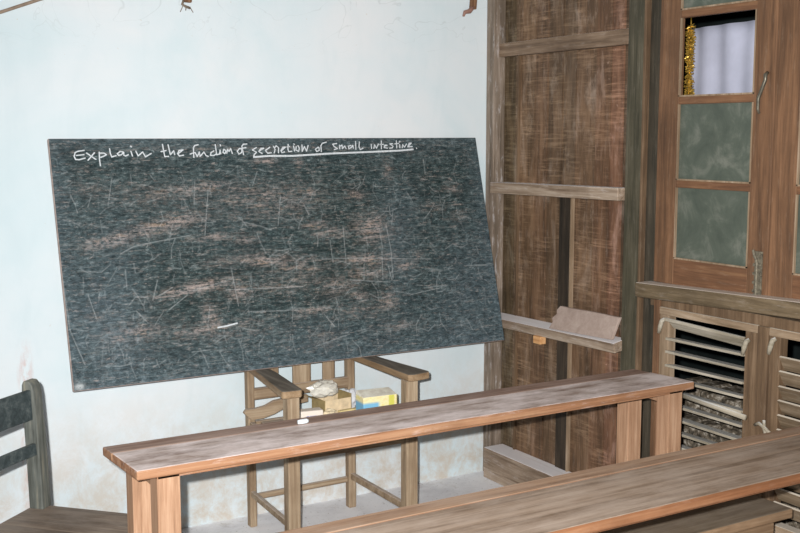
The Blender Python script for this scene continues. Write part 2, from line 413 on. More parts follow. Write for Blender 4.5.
M['desk_leg'] = wood('desk_leg_timber', (124, 94, 72), (158, 124, 98), (182, 150, 124), 'z', across=30, along=1.6, blotch=0.25)
M['desk2'] = wood('brown_desk_timber', (92, 60, 38), (120, 80, 54), (142, 104, 76), 'x', top=((84, 68, 54), (126, 108, 92), (158, 140, 124)), dust=(176, 162, 150), dust_amt=0.45, across=26, along=0.9)
M['desk_b'] = wood('desk_back_board', (106, 76, 56), (144, 108, 82), (168, 134, 106), 'x', top=((92, 70, 58), (132, 106, 92), (166, 142, 128)), dust=(190, 172, 164), dust_amt=0.3, across=26, along=0.9)
M['desk2_b'] = wood('brown_desk_back_board', (92, 60, 38), (120, 80, 54), (142, 104, 76), 'x', top=((96, 72, 54), (136, 108, 86), (164, 136, 112)), dust=(176, 160, 146), dust_amt=0.3, across=26, along=0.9)
M['bench'] = wood('bench_timber', (96, 76, 58), (132, 108, 84), (158, 134, 108), 'x', top=((76, 64, 52), (104, 92, 78), (128, 116, 100)), dust=(140, 130, 118), dust_amt=0.4)
M['armchair'] = wood('armchair_timber', (112, 92, 72), (150, 130, 106), (180, 162, 138), 'z', dust=(196, 186, 172), dust_amt=0.4)
M['armchair_h'] = wood('armchair_rail_timber', (112, 92, 72), (150, 130, 106), (180, 162, 138), 'x', top=((150, 128, 106), (184, 166, 148), (204, 192, 180)), dust=(204, 196, 188), dust_amt=0.5)
M['arm'] = wood('weathered_armrest', (112, 90, 68), (146, 122, 94), (172, 148, 120), 'y', top=((62, 56, 48), (100, 92, 82), (146, 138, 128)), dust=(160, 152, 142), dust_amt=0.3)
M['slate'] = wood('slate_painted_wood', (40, 48, 50), (60, 70, 72), (92, 100, 100), 'x', dust=(128, 128, 120), dust_amt=0.3, blotch=0.3)
M['chair_post'] = wood('blue_grey_post', (58, 60, 54), (100, 104, 100), (142, 138, 122), 'z', dust=(150, 146, 130), dust_amt=0.6)
M['chair_seat'] = wood('brown_seat', (74, 62, 52), (110, 94, 80), (150, 134, 118), 'x', dust=(164, 152, 140), dust_amt=0.4)
M['metal'] = plain('tarnished_metal', (120, 116, 104), rough=0.45, metal=0.7, var=0.3)
M['zinc'] = plain('weathered_bolt', (112, 106, 92), rough=0.6, metal=0.3, var=0.35, scale=90)
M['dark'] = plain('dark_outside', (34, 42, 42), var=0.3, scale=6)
M['far_wall'] = plain('low_bounce_brown', (96, 80, 66), rough=0.9, var=0.2, scale=4)  # brown for the unseen walls and ceiling, picked dark to cut bounced flash
M['stone'] = wear_off('speckled_stone', (50, 48, 42), (112, 102, 88), (204, 198, 186), 38)
M['cloth'] = plain('pale_cloth', (170, 173, 190), rough=0.95, spec=0.05, var=0.05, scale=8)

# ---------------------------------------------------------------- room shell (structure)
XL, YF, ZC = -5.2, -6.6, 3.0
struct(MB().box(XL - 0.2, 2.2, YF - 0.2, 0.2, -0.12, 0.0).build('floor', M['floor']), 'dusty grey concrete floor of the classroom', 'floor')
struct(MB().box(XL - 0.2, 0.2, YF - 0.2, 0.2, ZC, ZC + 0.1).build('ceiling', M['far_wall']), 'unseen classroom ceiling, dark brown to cut bounced light', 'ceiling')
wb_ = MB().box(XL, 0.0, 0.0, 0.2, 0.0, ZC).build('wall_back', M['wall'])
struct(wb_, 'pale blue limewashed plaster wall behind the blackboard', 'wall')
struct(MB().box(XL - 0.2, XL, YF, -4.0, 0, ZC).box(XL - 0.2, XL, -1.2, 0.2, 0, ZC).box(XL - 0.2, XL, -4.0, -1.2, 0, 1.0)
       .box(XL - 0.2, XL, -4.0, -1.2, 2.6, ZC).build('wall_left', M['far_wall']), 'unseen left wall with an open window bay, dark brown to cut bounced light', 'wall')
struct(MB().box(XL - 0.2, -4.9, YF - 0.2, YF, 0, ZC).box(-1.5, 0.2, YF - 0.2, YF, 0, ZC).box(-4.9, -1.5, YF - 0.2, YF, 0, 0.8)
       .box(-4.9, -1.5, YF - 0.2, YF, 2.6, ZC).build('wall_front', M['far_wall']), 'unseen wall with an opening behind the photographer, dark brown to cut bounced light', 'wall')

# right wall: upright planks of uneven width between floor and ceiling, back of the bay and below/above the window
PT = [(0.80, 0.92), (0.95, 1.0), (1.10, 1.05), (1.0, 1.08), (0.92, 1.02), (1.08, 1.02), (0.9, 0.98), (1.05, 1.05), (0.98, 1.14), (1.08, 1.22), (0.6, 1.0)]
mb = MB()
def planks(y_far, y_near, z0, z1, x0=0.035, widths=None):
    y = y_far
    i = 0
    while y > y_near + 0.001:
        w = (widths[i % len(widths)] if widths else random.uniform(0.07, 0.13))
        y2 = max(y_near, y - w)
        k = random.uniform(0.78, 1.1)
        r = random.uniform(0.94, 1.1)
        if widths:
            k, r = PT[i % len(PT)]
        j = random.uniform(-0.004, 0.006)
        mb.box(x0 + j, x0 + 0.05, y2 + 0.0015, y, z0, z1, tint=(k * r, k, k * random.uniform(0.9, 1.0)))
        y = y2; i += 1
planks(-0.0, -0.92, 0.0, ZC, widths=[0.15, 0.03, 0.11, 0.085, 0.095, 0.035, 0.055, 0.13, 0.09, 0.07, 0.07])
planks(-2.72, YF, 0.0, ZC)
planks(-0.92, -2.72, 0.0, 0.20)
planks(-0.92, -2.72, 2.62, ZC)
mb.box(0.085, 0.12, -0.92, 0.0, 0, ZC, tint=(0.3, 0.3, 0.3)).box(0.085, 0.12, YF, -2.72, 0, ZC, tint=(0.3, 0.3, 0.3))
struct(mb.build('wall_right', M['plank'], tint=True), 'dark brown plank wall with uneven upright boards on the right', 'wall')
# narrow dark gap board and light cover strip in the bay
struct(MB().box(0.022, 0.036, -0.556, -0.48, 0.0, 1.33).build('trim_1', M['dark_wood'], bevel=0.002), 'dark narrow board on the plank wall below the middle rail', 'trim')
struct(MB().box(0.018, 0.036, -0.566, -0.557, 0.0, 1.33).build('trim_2', M['shutter'], bevel=0.001), 'thin pale cover strip beside the dark narrow board', 'trim')
struct(MB().box(0.020, 0.036, -0.185, -0.175, 0.0, 1.95).build('trim_3', M['shutter_d'], bevel=0.001), 'thin brown cover strip near the corner post', 'trim')
# posts
struct(MB().box(-0.027, 0.035, -0.062, -0.002, 0.0, ZC).build('trim_4', M['corner'], bevel=0.003), 'whitish grey corner post where plaster and planks meet', 'post')
struct(MB().box(0.0, 0.05, -0.995, -0.905, 0.0, ZC).build('trim_5', M['post'], bevel=0.004), 'greenish grey upright post between plank bay and window', 'post')
struct(MB().box(-0.005, 0.05, -1.008, -0.995, 0.0, ZC).build('trim_6', M['shutter_d'], bevel=0.003), 'thin pale bead on the greenish post', 'trim')
struct(MB().box(0.018, 0.06, -1.088, -1.008, 0.0, ZC).build('trim_7', M['post_d'], bevel=0.002), 'dark recessed jamb board beside the window', 'trim')
# rails across the plank bay
struct(MB().box(0.0, 0.036, -0.906, -0.062, 1.940, 2.000).build('trim_8', M['rail_d'], bevel=0.003), 'upper brown cross rail of the plank bay', 'rail')
struct(MB().beam((0.0, -0.05, 1.352), (0.0, -0.906, 1.362), 0.07, 0.05).build('trim_9', M['rail'], bevel=0.003), 'middle dusty cross rail of the plank bay', 'rail')
struct(MB().beam((-0.006, -0.062, 0.744), (-0.006, -0.914, 0.759), 0.072, 0.042, up=(-0.20, 0, 1)).build('trim_10', M['rail'], bevel=0.003), 'lower dusty ledge rail of the plank bay', 'rail')
struct(MB().beam((-0.020, -0.075, 0.072), (-0.020, -0.905, 0.072), 0.11, 0.144).build('trim_11', M['rail'], bevel=0.004), 'thick dusty sill beam on the floor along the plank wall', 'sill beam')
# window sill
struct(MB().beam((-0.012, -1.04, 1.006), (-0.012, -2.75, 1.062), 0.095, 0.056).build('trim_12', M['sill'], bevel=0.006), 'thick weathered window sill with dusty top', 'window sill')
struct(MB().box(0.005, 0.05, -2.72, -1.06, 0.944, 0.982).build('trim_13', M['shutter_d'], bevel=0.003), 'brown rail under the window sill', 'trim')
struct(MB().box(-0.004, 0.05, -1.118, -1.088, 0.0, 0.975).build('trim_14', M['sash'], bevel=0.003), 'orange brown jamb beside the louvred shutter', 'trim')

# upper window: two glazed casements
def casement(root, y_hinge, y_meet, full=True, gap_row=None):
    """a leaf from y_hinge (far) to y_meet (near): stiles, rails, four panes"""
    fr = MB()
    sw = 0.102
    fr.box(0.0, 0.024, y_hinge - sw, y_hinge, 1.038, 2.46)
    fr.box(0.0, 0.024, y_meet, y_meet + 0.088, 1.038, 2.46)
    c = fr.build('casement', M['sash'], root, bevel=0.003)
    ya, yb = y_hinge - sw, y_meet + 0.088
    rows = [(1.136, 1.400), (1.428, 1.704), (1.732, 2.014), (2.042, 2.33)]
    rl = MB().box(0.001, 0.023, yb, ya, 1.038, 1.136).box(0.001, 0.023, yb, ya, 2.33, 2.46)
    for (a, b), (a2, b2) in zip(rows[:-1], rows[1:]):
        rl.box(0.003, 0.021, yb, ya, b, a2)
    rl.build('cross_rail', M['sash_h'], c, bevel=0.002)
    bead = MB()
    for i, (a, b) in enumerate(rows):
        bead.box(-0.001, 0.008, yb, ya, a - 0.001, a + 0.005).box(-0.001, 0.008, ya - 0.005, ya, a, b).box(-0.001, 0.008, yb, yb + 0.005, a, b)
        if i == gap_row: continue
        MB().box(0.011, 0.014, yb, ya, a, b).build('glass_pane', M['glass'], c)
    bead.build('glazing_bead', M['shutter'], c)
    return c
w1 = struct(empty('window_1', (0, 0, 0)), 'brown glazed casement window above the sill, one pane missing', 'window')
MB().box(0.042, 0.09, -1.09, -1.055, 1.03, 2.62).box(0.042, 0.09, -2.72, -2.66, 1.03, 2.62).box(0.042, 0.09, -2.72, -1.055, 2.46, 2.62).build('window_frame', M['sash'], w1, bevel=0.003)
ca = casement(w1, -1.078, -1.617, gap_row=2)
cb = casement(w1, -1.619, -2.158)
cc = casement(w1, -2.160, -2.70)
# hook on the meeting stile and bolt at its foot
h = MB().tube([(-0.004, -1.588, 1.800), (-0.016, -1.590, 1.792), (-0.018, -1.592, 1.775), (-0.014, -1.575, 1.745), (-0.014, -1.562, 1.715), (-0.012, -1.560, 1.68), (-0.006, -1.562, 1.665)], [0.006, 0.007, 0.006, 0.006, 0.006, 0.005, 0.004])
h.build('latch_hook', M['metal'], ca, smooth=True)
b = MB().box(-0.006, 0.001, -1.597, -1.566, 1.05, 1.20)
for k in range(5): b.box(-0.011, -0.004, -1.600, -1.563, 1.058 + k * 0.030, 1.068 + k * 0.030)
b.tube([(-0.012, -1.582, 1.046), (-0.012, -1.582, 1.165)], 0.005).tube([(-0.012, -1.582, 1.165), (-0.018, -1.574, 1.19), (-0.016, -1.568, 1.205)], 0.005)
b.build('slide_bolt', M['zinc'], ca, bevel=0.001)

# lower window: louvred shutters
def shutter(root, ya, yb, z0, z1, tilt_=0.14, first=False, smat='slat'):
    fr = MB().box(-0.004, 0.04, yb, ya, z1 - 0.028, z1).box(-0.004, 0.04, yb, ya, z0, z0 + 0.07)
    s = fr.build('shutter', M['frame_h'], root, bevel=0.003)
    MB().box(0.0, 0.04, ya - 0.046, ya, z0 + 0.07, z1 - 0.028).build('stile', M['shutter'] if first else M['shutter_d'], s, bevel=0.003)
    MB().box(0.0, 0.04, yb, yb + 0.056, z0 + 0.07, z1 - 0.028).build('stile', M['shutter_d'], s, bevel=0.003)
    z = z1 - 0.117
    k = 0
    while z > z0 + 0.10:
        jit = random.uniform(-0.003, 0.003)
        sl = MB().beam((0.016, ya - 0.044, z + jit), (0.016, yb + 0.054, z - jit), 0.056, 0.009, up=(tilt_ + random.uniform(-.03, .03), 0, 1))
        sl.build('slat', M[smat], s, bevel=0.001)
        z -= 0.0505; k += 1
    return s
w2 = struct(empty('window_2', (0, 0, 0)), 'row of louvred wooden shutters below the window sill', 'shutters')
sa = shutter(w2, -1.119, -1.590, 0.20, 0.946, first=True)
sb = shutter(w2, -1.638, -2.118, 0.20, 0.946, tilt_=1.7, smat='slat_d')
sc_ = shutter(w2, -2.160, -2.640, 0.20, 0.946)
MB().box(-0.006, 0.045, -1.637, -1.591, 0.20, 0.945).box(-0.006, 0.045, -2.159, -2.119, 0.20, 0.945).box(-0.006, 0.045, -2.72, -2.641, 0.20, 0.945).build('mullion', M['shutter_d'], w2, bevel=0.003)
# top slat of the first shutter hangs loose, with a bent strip at each end
ls = MB().beam((-0.012, -1.160, 0.905), (-0.016, -1.545, 0.893), 0.010, 0.012).add(
    [(-0.008, -1.165, 0.903), (-0.010, -1.54, 0.890), (0.022, -1.53, 0.852), (0.022, -1.17, 0.868),
     (-0.004, -1.165, 0.905), (-0.006, -1.54, 0.893), (0.026, -1.53, 0.855), (0.026, -1.17, 0.871)],
    [(0, 1, 2, 3), (7, 6, 5, 4), (0, 4, 5, 1), (1, 5, 6, 2), (2, 6, 7, 3), (3, 7, 4, 0)]).build('loose_slat', M['slat'], sa, bevel=0.001)
for (yy, zz, par) in ((-1.150, 0.905, sa), (-1.556, 0.893, sa), (-1.668, 0.915, sb)):
    MB().tube([(-0.012, yy - 0.008, zz), (-0.020, yy, zz - 0.008), (-0.024, yy + 0.004, zz - 0.03), (-0.022, yy + 0.012, zz - 0.055)], [0.007, 0.009, 0.009, 0.006]).build('bent_clip', M['slat'], par, smooth=True)
# knotted wire fastening between the shutters
MB().tube([(-0.010, -1.60, 0.60), (-0.018, -1.625, 0.612), (-0.02, -1.655, 0.60), (-0.014, -1.672, 0.585)], 0.006).tube(
    [(-0.012, -1.640, 0.625), (-0.02, -1.648, 0.60), (-0.012, -1.652, 0.575)], 0.006).build('wire_tie', M['slat'], w2, smooth=True)
# push rod inside the lower louvres
MB().tube([(-0.012, -1.20, 0.636), (-0.012, -1.56, 0.616)], 0.010).build('prop_stick', M['slat'], sa, smooth=True)

# what lies beyond the side wall: dark yard, rubble foot
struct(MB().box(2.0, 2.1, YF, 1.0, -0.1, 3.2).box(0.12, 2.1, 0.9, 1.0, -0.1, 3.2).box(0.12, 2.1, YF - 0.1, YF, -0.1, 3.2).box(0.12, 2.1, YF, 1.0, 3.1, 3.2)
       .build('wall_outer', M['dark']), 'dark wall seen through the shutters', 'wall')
mb = MB()
for r in range(4):
    y = -0.7 + random.uniform(0, 0.1)
    while y > -3.2:
        w = random.uniform(0.07, 0.16)
        hh = 0.13
        mb.box(0.46 + random.uniform(-0.02, 0.02), 0.7, y - w + 0.008, y, r * hh, (r + 1) * hh - 0.008)
        y -= w
tag(mb.build('rubble_heap', M['stone'], bevel=0.015), 'speckled pile of stones outside, seen through the louvres', 'stones')

# ---------------------------------------------------------------- blackboard
BW, BH, BT = 1.893, 0.9256, 0.022
tilt = math.atan2(0.24, 0.894)
board = empty('blackboard', (-1.996, -0.27, 0.686))
board.rotation_euler = (-tilt, 0, 0)
tag(board, 'large scratched dark green blackboard leaning on the wall with a chalk question', 'blackboard')
MB().box(0, BW, 0.0012, BT, 0, BH).build('board_panel', M['board_edge'], board, bevel=0.002)
# front face on a fine grid that carries the wear marks
nx, nz = 760, 372
xs = np.linspace(0.0015, BW - 0.0015, nx); zs = np.linspace(0.0015, BH - 0.0015, nz)
X, Z = np.meshgrid(xs, zs)
rng = np.random.default_rng(5)
wear = np.zeros((nz, nx)); chalk = np.zeros((nz, nx)); smear = np.zeros((nz, nx))
for (cx, cz, rx, rz, a, ang) in WEAR:
    t = math.radians(-ang)
    dx, dz = X - cx, Z - cz
    u = (dx * math.cos(t) + dz * math.sin(t)) / rx; w_ = (-dx * math.sin(t) + dz * math.cos(t)) / rz
    wear += a * 0.95 * np.exp(-(u * u + w_ * w_) * 0.9)
def stroke(arr, pts, wdt, amp):
    for (x0, z0), (x1, z1) in zip(pts[:-1], pts[1:]):
        L2 = (x1 - x0) ** 2 + (z1 - z0) ** 2 + 1e-9
        t = np.clip(((X - x0) * (x1 - x0) + (Z - z0) * (z1 - z0)) / L2, 0, 1)
        d2 = (X - x0 - t * (x1 - x0)) ** 2 + (Z - z0 - t * (z1 - z0)) ** 2
        np.maximum(arr, amp * np.exp(-d2 / (wdt * wdt)), out=arr)
for st in SCR:
    stroke(chalk, [(a / 1000, b / 1000) for a, b in st], 0.0016, 0.42)
for _ in range(420):
    cx, cz = rng.uniform(0.03, BW - 0.05), rng.uniform(0.03, BH - 0.12)
    L_ = rng.uniform(0.015, 0.09)
    an = rng.choice([rng.normal(0.05, 0.18), rng.normal(1.5, 0.25), rng.uniform(0, 3.1)], p=[0.45, 0.35, 0.2])
    bend = rng.normal(0, 0.03)
    dx, dz = math.cos(an) * L_ / 2, math.sin(an) * L_ / 2
    stroke(chalk, [(cx - dx, cz - dz), (cx - dz * bend * 8, cz + dx * bend * 8), (cx + dx, cz + dz)], 0.0017, rng.uniform(0.08, 0.36))
edge = np.minimum(np.minimum(X, BW - X), np.minimum(Z, BH - Z))
smear += 0.75 * np.exp(-edge / 0.07)
for (cx, cz, rx, rz, a) in [(0.15, 0.2, 0.14, 0.2, 0.7), (0.2, 0.45, 0.12, 0.25, 0.35), (1.72, 0.22, 0.2, 0.3, 0.6), (0.9, 0.1, 0.7, 0.12, 0.35), (1.45, 0.62, 0.12, 0.15, 0.4), (1.4, 0.38, 0.09, 0.18, 0.5), (0.6, 0.6, 0.5, 0.25, 0.25)]:
    smear += a * np.exp(-((X - cx) / rx) ** 2 - ((Z - cz) / rz) ** 2)
chalk += 1.1 * np.exp(-((X - 0.022) / 0.016) ** 2 - ((Z - 0.014) / 0.011) ** 2)
wear = np.clip(wear, 0, 1.15); chalk = np.clip(chalk, 0, 1); smear = np.clip(smear, 0, 1)
me = bpy.data.meshes.new('writing_surface')
vts = [(float(x), 0.0, float(z)) for z in zs for x in xs]
fcs = [(j * nx + i, j * nx + i + 1, (j + 1) * nx + i + 1, (j + 1) * nx + i) for j in range(nz - 1) for i in range(nx - 1)]
n0 = len(vts)
# skirt back to the panel so the face has thickness
ringi = [i for i in range(nx)] + [j * nx + nx - 1 for j in range(1, nz)] + [(nz - 1) * nx + i for i in range(nx - 2, -1, -1)] + [j * nx for j in range(nz - 2, 0, -1)]
vts += [(vts[k][0], 0.0013, vts[k][2]) for k in ringi]
nr = len(ringi)
fcs += [(ringi[(k + 1) % nr], ringi[k], n0 + k, n0 + (k + 1) % nr) for k in range(nr)]
me.from_pydata(vts, [], fcs)
at = me.color_attributes.new('wear', 'FLOAT_COLOR', 'POINT')
buf = np.zeros((len(vts), 4), dtype=np.float32); buf[:, 3] = 1
buf[:n0, 0] = wear.ravel(); buf[:n0, 1] = chalk.ravel(); buf[:n0, 2] = smear.ravel()
at.data.foreach_set('color', buf.ravel())
me.materials.append(M['board'])
ws = bpy.data.objects.new('writing_surface', me); COL.objects.link(ws); ws.parent = board
for i0, i1 in ((0, 12), (12, 16), (16, 25), (25, 28), (28, 40), (40, 42), (42, 48), (48, len(TEXT))):
    mb = MB()
    for st in TEXT[i0:i1]: mb.ribbon([(a / 1000, 0, b / 1000) for a, b in st], 0.0047, 0.0006)
    mb.build('chalk_word', M['chalk'], board)
mb = MB()
for st in UND: mb.ribbon([(a / 1000, 0, b / 1000) for a, b in st], 0.0075, 0.0006)
mb.build('chalk_underline', M['chalk'], board)
mb = MB().ribbon([(0.565, 0, 0.178), (0.60, 0, 0.181), (0.645, 0, 0.188)], 0.006, 0.0006)
mb.build('chalk_dash', M['chalk'], board)

# ---------------------------------------------------------------- armchair under the blackboard
ac = empty('armchair', (-1.05, -0.36, 0))
tag(ac, 'worn wooden armchair with slatted back holding up the blackboard', 'chair')
O = Vector((1.05, 0.36, 0))
def part(mb, name, mat, parent=ac, off=O, bevel=0.004, **k):
    mb.v = [Vector(v) + off for v in mb.v]
    return mb.build(name, mat, parent, bevel=bevel, **k)
part(MB().beam((-1.258, -0.118, 0), (-1.258, -0.103, 1.02), 0.030, 0.036, up=(0, 1, 0)), 'leg', M['armchair'])
part(MB().beam((-0.800, -0.118, 0), (-0.800, -0.103, 1.02), 0.034, 0.036, up=(0, 1, 0)), 'leg', M['armchair'])
part(MB().beam((-1.303, -0.604, 0), (-1.303, -0.604, 0.655), 0.048, 0.046, up=(0, 1, 0)), 'leg', M['armchair'])
part(MB().beam((-0.801, -0.604, 0), (-0.801, -0.604, 0.655), 0.052, 0.046, up=(0, 1, 0)), 'leg', M['armchair'])
part(MB().prism([(-1.275, -0.09), (-1.225, -0.09), (-1.240, -0.35), (-1.275, -0.640), (-1.285, -0.655), (-1.350, -0.650), (-1.357, -0.640), (-1.320, -0.40)], 0.656, 0.684), 'armrest', M['arm'], bevel=0.005)
part(MB().prism([(-0.825, -0.09), (-0.768, -0.09), (-0.745, -0.40), (-0.722, -0.620), (-0.730, -0.635), (-0.810, -0.650), (-0.828, -0.64), (-0.826, -0.35)], 0.656, 0.684), 'armrest', M['arm'], bevel=0.005)
for (x0, x1) in ((-1.176, -1.132), (-1.066, -0.986), (-0.928, -0.874)):
    part(MB().box(x0, x1, -0.118, -0.104, 0.56, 0.97), 'back_slat', M['armchair'], bevel=0.002)
part(MB().box(-1.245, -0.812, -0.128, -0.102, 0.528, 0.574), 'back_rail', M['armchair_h'])
part(MB().box(-1.245, -0.812, -0.124, -0.098, 0.955, 1.015), 'back_rail', M['armchair_h'])
part(MB().prism([(-1.225, -0.140), (-0.80, -0.140), (-0.800, -0.60), (-1.285, -0.60)], 0.425, 0.440), 'seat', M['armchair_h'], bevel=0.003)
part(MB().beam((-1.285, -0.60, 0.424), (-0.82, -0.60, 0.424), 0.024, 0.030), 'apron', M['armchair_h'])
part(MB().beam((-1.24, -0.118, 0.424), (-0.81, -0.118, 0.424), 0.024, 0.030), 'apron', M['armchair_h'])
part(MB().beam((-1.258, -0.13, 0.426), (-1.303, -0.58, 0.426), 0.022, 0.030), 'apron', M['armchair_h'])
part(MB().beam((-0.800, -0.13, 0.426), (-0.801, -0.58, 0.426), 0.022, 0.030), 'apron', M['armchair_h'])
part(MB().beam((-1.258, -0.12, 0.140), (-1.303, -0.585, 0.160), 0.020, 0.024), 'stretcher', M['armchair_h'])
part(MB().beam((-0.800, -0.12, 0.140), (-0.801, -0.585, 0.140), 0.020, 0.028), 'stretcher', M['armchair_h'])
part(MB().beam((-1.245, -0.112, 0.120), (-0.815, -0.112, 0.124), 0.018, 0.024), 'stretcher', M['armchair_h'])
# splintered board nailed across the left back post
spl = [(-1.302, 0.488), (-1.290, 0.502), (-1.255, 0.500), (-1.21, 0.506), (-1.17, 0.522), (-1.12, 0.527), (-1.02, 0.530), (-1.02, 0.500), (-1.09, 0.493),
       (-1.115, 0.484), (-1.135, 0.482), (-1.17, 0.468), (-1.22, 0.456), (-1.27, 0.456), (-1.290, 0.474)]
br = part(MB().prism([(z, x) for x, z in spl], -0.160, -0.138, axis='y'), 'broken_rail', M['armchair_h'], bevel=0.002)
br['label'] = 'splintered board across the left side of the back'

# ---------------------------------------------------------------- things on the armchair seat
SZ = 0.4405
def carton_mesh(w, d, h_, b=0.0):
    return MB().box(-w / 2, w / 2, -d / 2, d / 2, 0, h_)
mt = NT('yellow_carton_print')
g = mt.sep(mt.tc.outputs['Object'])
nn = mt.noise(mt.coords((20, 20, 40)), 1.5, 3, 0.6)
cc_ = mt.ramp(nn, [(0.35, lin((236, 222, 140))), (0.5, lin((240, 232, 186))), (0.68, lin((232, 206, 140)))])
blue = mt.math('MULTIPLY', mt.step(g[0], 0.002, -0.012), mt.step(g[2], 0.118, 0.108))
cc_ = mt.mix(blue, cc_, lin((124, 184, 218)))
stripe = mt.math('MULTIPLY', mt.step(g[0], 0.034, 0.040), mt.step(g[0], 0.064, 0.058))
cc_ = mt.mix(mt.math('MULTIPLY', stripe, 0.9), cc_, lin((208, 206, 84)))
M['yellow_box'] = mt.out(cc_, 0.55, 0.3)
bx = empty('soap_carton', (-0.756, -0.235, SZ), R(-4)); bx.scale = (1, 1, 1)
bx.location = (-0.868, -0.462, SZ)
tag(bx, 'yellow carton with a blue print, on the armchair seat near its right armrest', 'box')
carton_mesh(0.146, 0.075, 0.136).build('carton_body', M['yellow_box'], bx, bevel=0.003)
MB().add([(-0.073, -0.0375, 0.1362), (0.073, -0.0375, 0.1362), (0.073, 0.0375, 0.1362), (-0.073, 0.0375, 0.1362), (-0.073, -0.0375, 0.1372), (0.073, -0.0375, 0.1372), (0.071, 0.034, 0.150), (-0.069, 0.034, 0.152)], [(0, 3, 2, 1), (4, 5, 6, 7), (0, 1, 5, 4), (1, 2, 6, 5), (2, 3, 7, 6), (3, 0, 4, 7)]).build('lid_flap', plain('pink_cream_card', (252, 244, 226)), bx, bevel=0.001)
MB().box(0.0732, 0.0755, -0.036, 0.036, 0.002, 0.134).build('end_flap', plain('olive_card', (128, 122, 60)), bx, bevel=0.0008)
# the plain carton with a crumpled clear bag on it
kb = empty('brown_carton', (-0.945, -0.225, SZ), R(6))
tag(kb, 'small open brown cardboard box in the middle of the armchair seat', 'box')
m_card = plain('cream_cardboard', (226, 206, 172)); m_card2 = plain('olive_cardboard', (160, 142, 100))
MB().box(-0.062, 0.062, -0.05, -0.047, 0, 0.085).box(-0.062, 0.062, 0.047, 0.05, 0, 0.085).box(-0.062, 0.062, -0.05, 0.05, 0, 0.003).build('box_wall', m_card, kb, bevel=0.0008)
MB().box(-0.065, -0.062, -0.05, 0.05, 0, 0.085).build('end_panel', m_card2, kb, bevel=0.0008)
MB().box(0.062, 0.065, -0.05, 0.05, 0, 0.10).build('end_panel', m_card2, kb, bevel=0.0008)
MB().beam((0.0, 0.05, 0.085), (0.0, 0.08, 0.105), 0.12, 0.002).build('flap', m_card2, kb)
MB().beam((-0.063, -0.0, 0.085), (-0.105, 0.0, 0.098), 0.09, 0.002).build('flap', m_card2, kb)
gm = NT('clear_film')
gm.b.inputs['Transmission Weight'].default_value = 0.35
gm.out(lin((252, 250, 240)), 0.3, 0.8)
def blob(name, mat, r, loc, seed, squash=(1, 1, 1), rough=0.3, sub=3):
    bm = bmesh.new(); bmesh.ops.create_icosphere(bm, subdivisions=sub, radius=r)
    rn = random.Random(seed)
    ph = [(rn.uniform(0, 6), rn.uniform(0, 6), rn.uniform(0, 6), rn.uniform(30, 90)) for _ in range(6)]
    for v in bm.verts:
        n = v.co.normalized(); s = 0
        for (a_, b_, c_, f_) in ph:
            s += math.sin(n.x * f_ * r * 2 + a_) * math.sin(n.y * f_ * r * 2 + b_) * math.sin(n.z * f_ * r * 2 + c_)
        v.co = v.co * (1 + rough * 0.35 * s)
        v.co = Vector((v.co.x * squash[0], v.co.y * squash[1], v.co.z * squash[2]))
    zmin = min(v.co.z for v in bm.verts)
    for v in bm.verts: v.co.z -= zmin
    me_ = bpy.data.meshes.new(name); bm.to_mesh(me_); bm.free()
    me_.materials.append(mat)
    o_ = bpy.data.objects.new(name, me_); COL.objects.link(o_); o_.location = loc
    return o_
o = blob('plastic_bag', gm.mat, 0.050, (-0.985, -0.235, SZ + 0.088), 3, (1.25, 0.85, 0.62), 0.45)
tag(o, 'crumpled clear plastic bag on top of the brown cardboard box', 'plastic bag')
# white packet with blue print
mp = NT('white_packet')
g = mp.sep(mp.tc.outputs['Object'])
pn = mp.noise(mp.coords((60, 60, 60)), 1.4, 3, 0.7)
pm = mp.math('MULTIPLY', mp.math('MULTIPLY', mp.step(g[0], -0.03, -0.024), mp.step(g[0], 0.022, 0.016)), mp.math('MULTIPLY', mp.step(g[2], 0.03, 0.034), mp.step(g[2], 0.052, 0.048)))
cpk = mp.mix(mp.math('MULTIPLY', pm, mp.step(pn, 0.4, 0.55)), lin((236, 226, 214)), lin((90, 110, 176)))
pk = carton_mesh(0.092, 0.05, 0.070).build('paper_packet', mp.out(cpk, 0.7), bevel=0.004)
pk.location = (-1.085, -0.315, SZ); pk.rotation_euler = (0, 0, R(-10))
tag(pk, 'white paper packet with small blue print beside the left armrest post', 'packet')
o = blob('crumpled_paper', plain('cream_paper', (226, 210, 178), rough=0.9), 0.026, (-1.0, -0.315, SZ), 9, (1.3, 0.9, 1.1), 0.5)
tag(o, 'crumpled cream paper in front of the brown cardboard box', 'paper')
st_ = MB().box(-0.075, 0.075, -0.011, 0.011, 0, 0.05).build('wood_stick', plain('pale_yellow_wood', (226, 206, 150)), bevel=0.003)
st_.location = (-0.885, -0.315, SZ + 0.0); st_.rotation_euler = (0, 0, R(4))
tag(st_, 'pale yellow wooden stick lying along the front of the armchair seat clutter', 'stick')
o = blob('white_rag', plain('dusty_white_rag', (214, 218, 224), rough=0.95), 0.045, (-0.842, -0.19, SZ), 21, (0.8, 0.8, 1.0), 0.35)
tag(o, 'small dusty white rag between the brown box and yellow carton', 'rag')
# chalk on the front desk
ck = MB().tube([(-0.0, 0, 0), (0.014, 0, 0), (0.028, 0.001, 0), (0.034, 0.001, 0)], [0.006, 0.0075, 0.0075, 0.005], 10).build('chalk_stick', M['chalk'], smooth=True)
ck.location = (-1.617, -1.325, 0.7675)
tag(ck, 'short white chalk stub on the near desk top in front of the armchair', 'chalk')

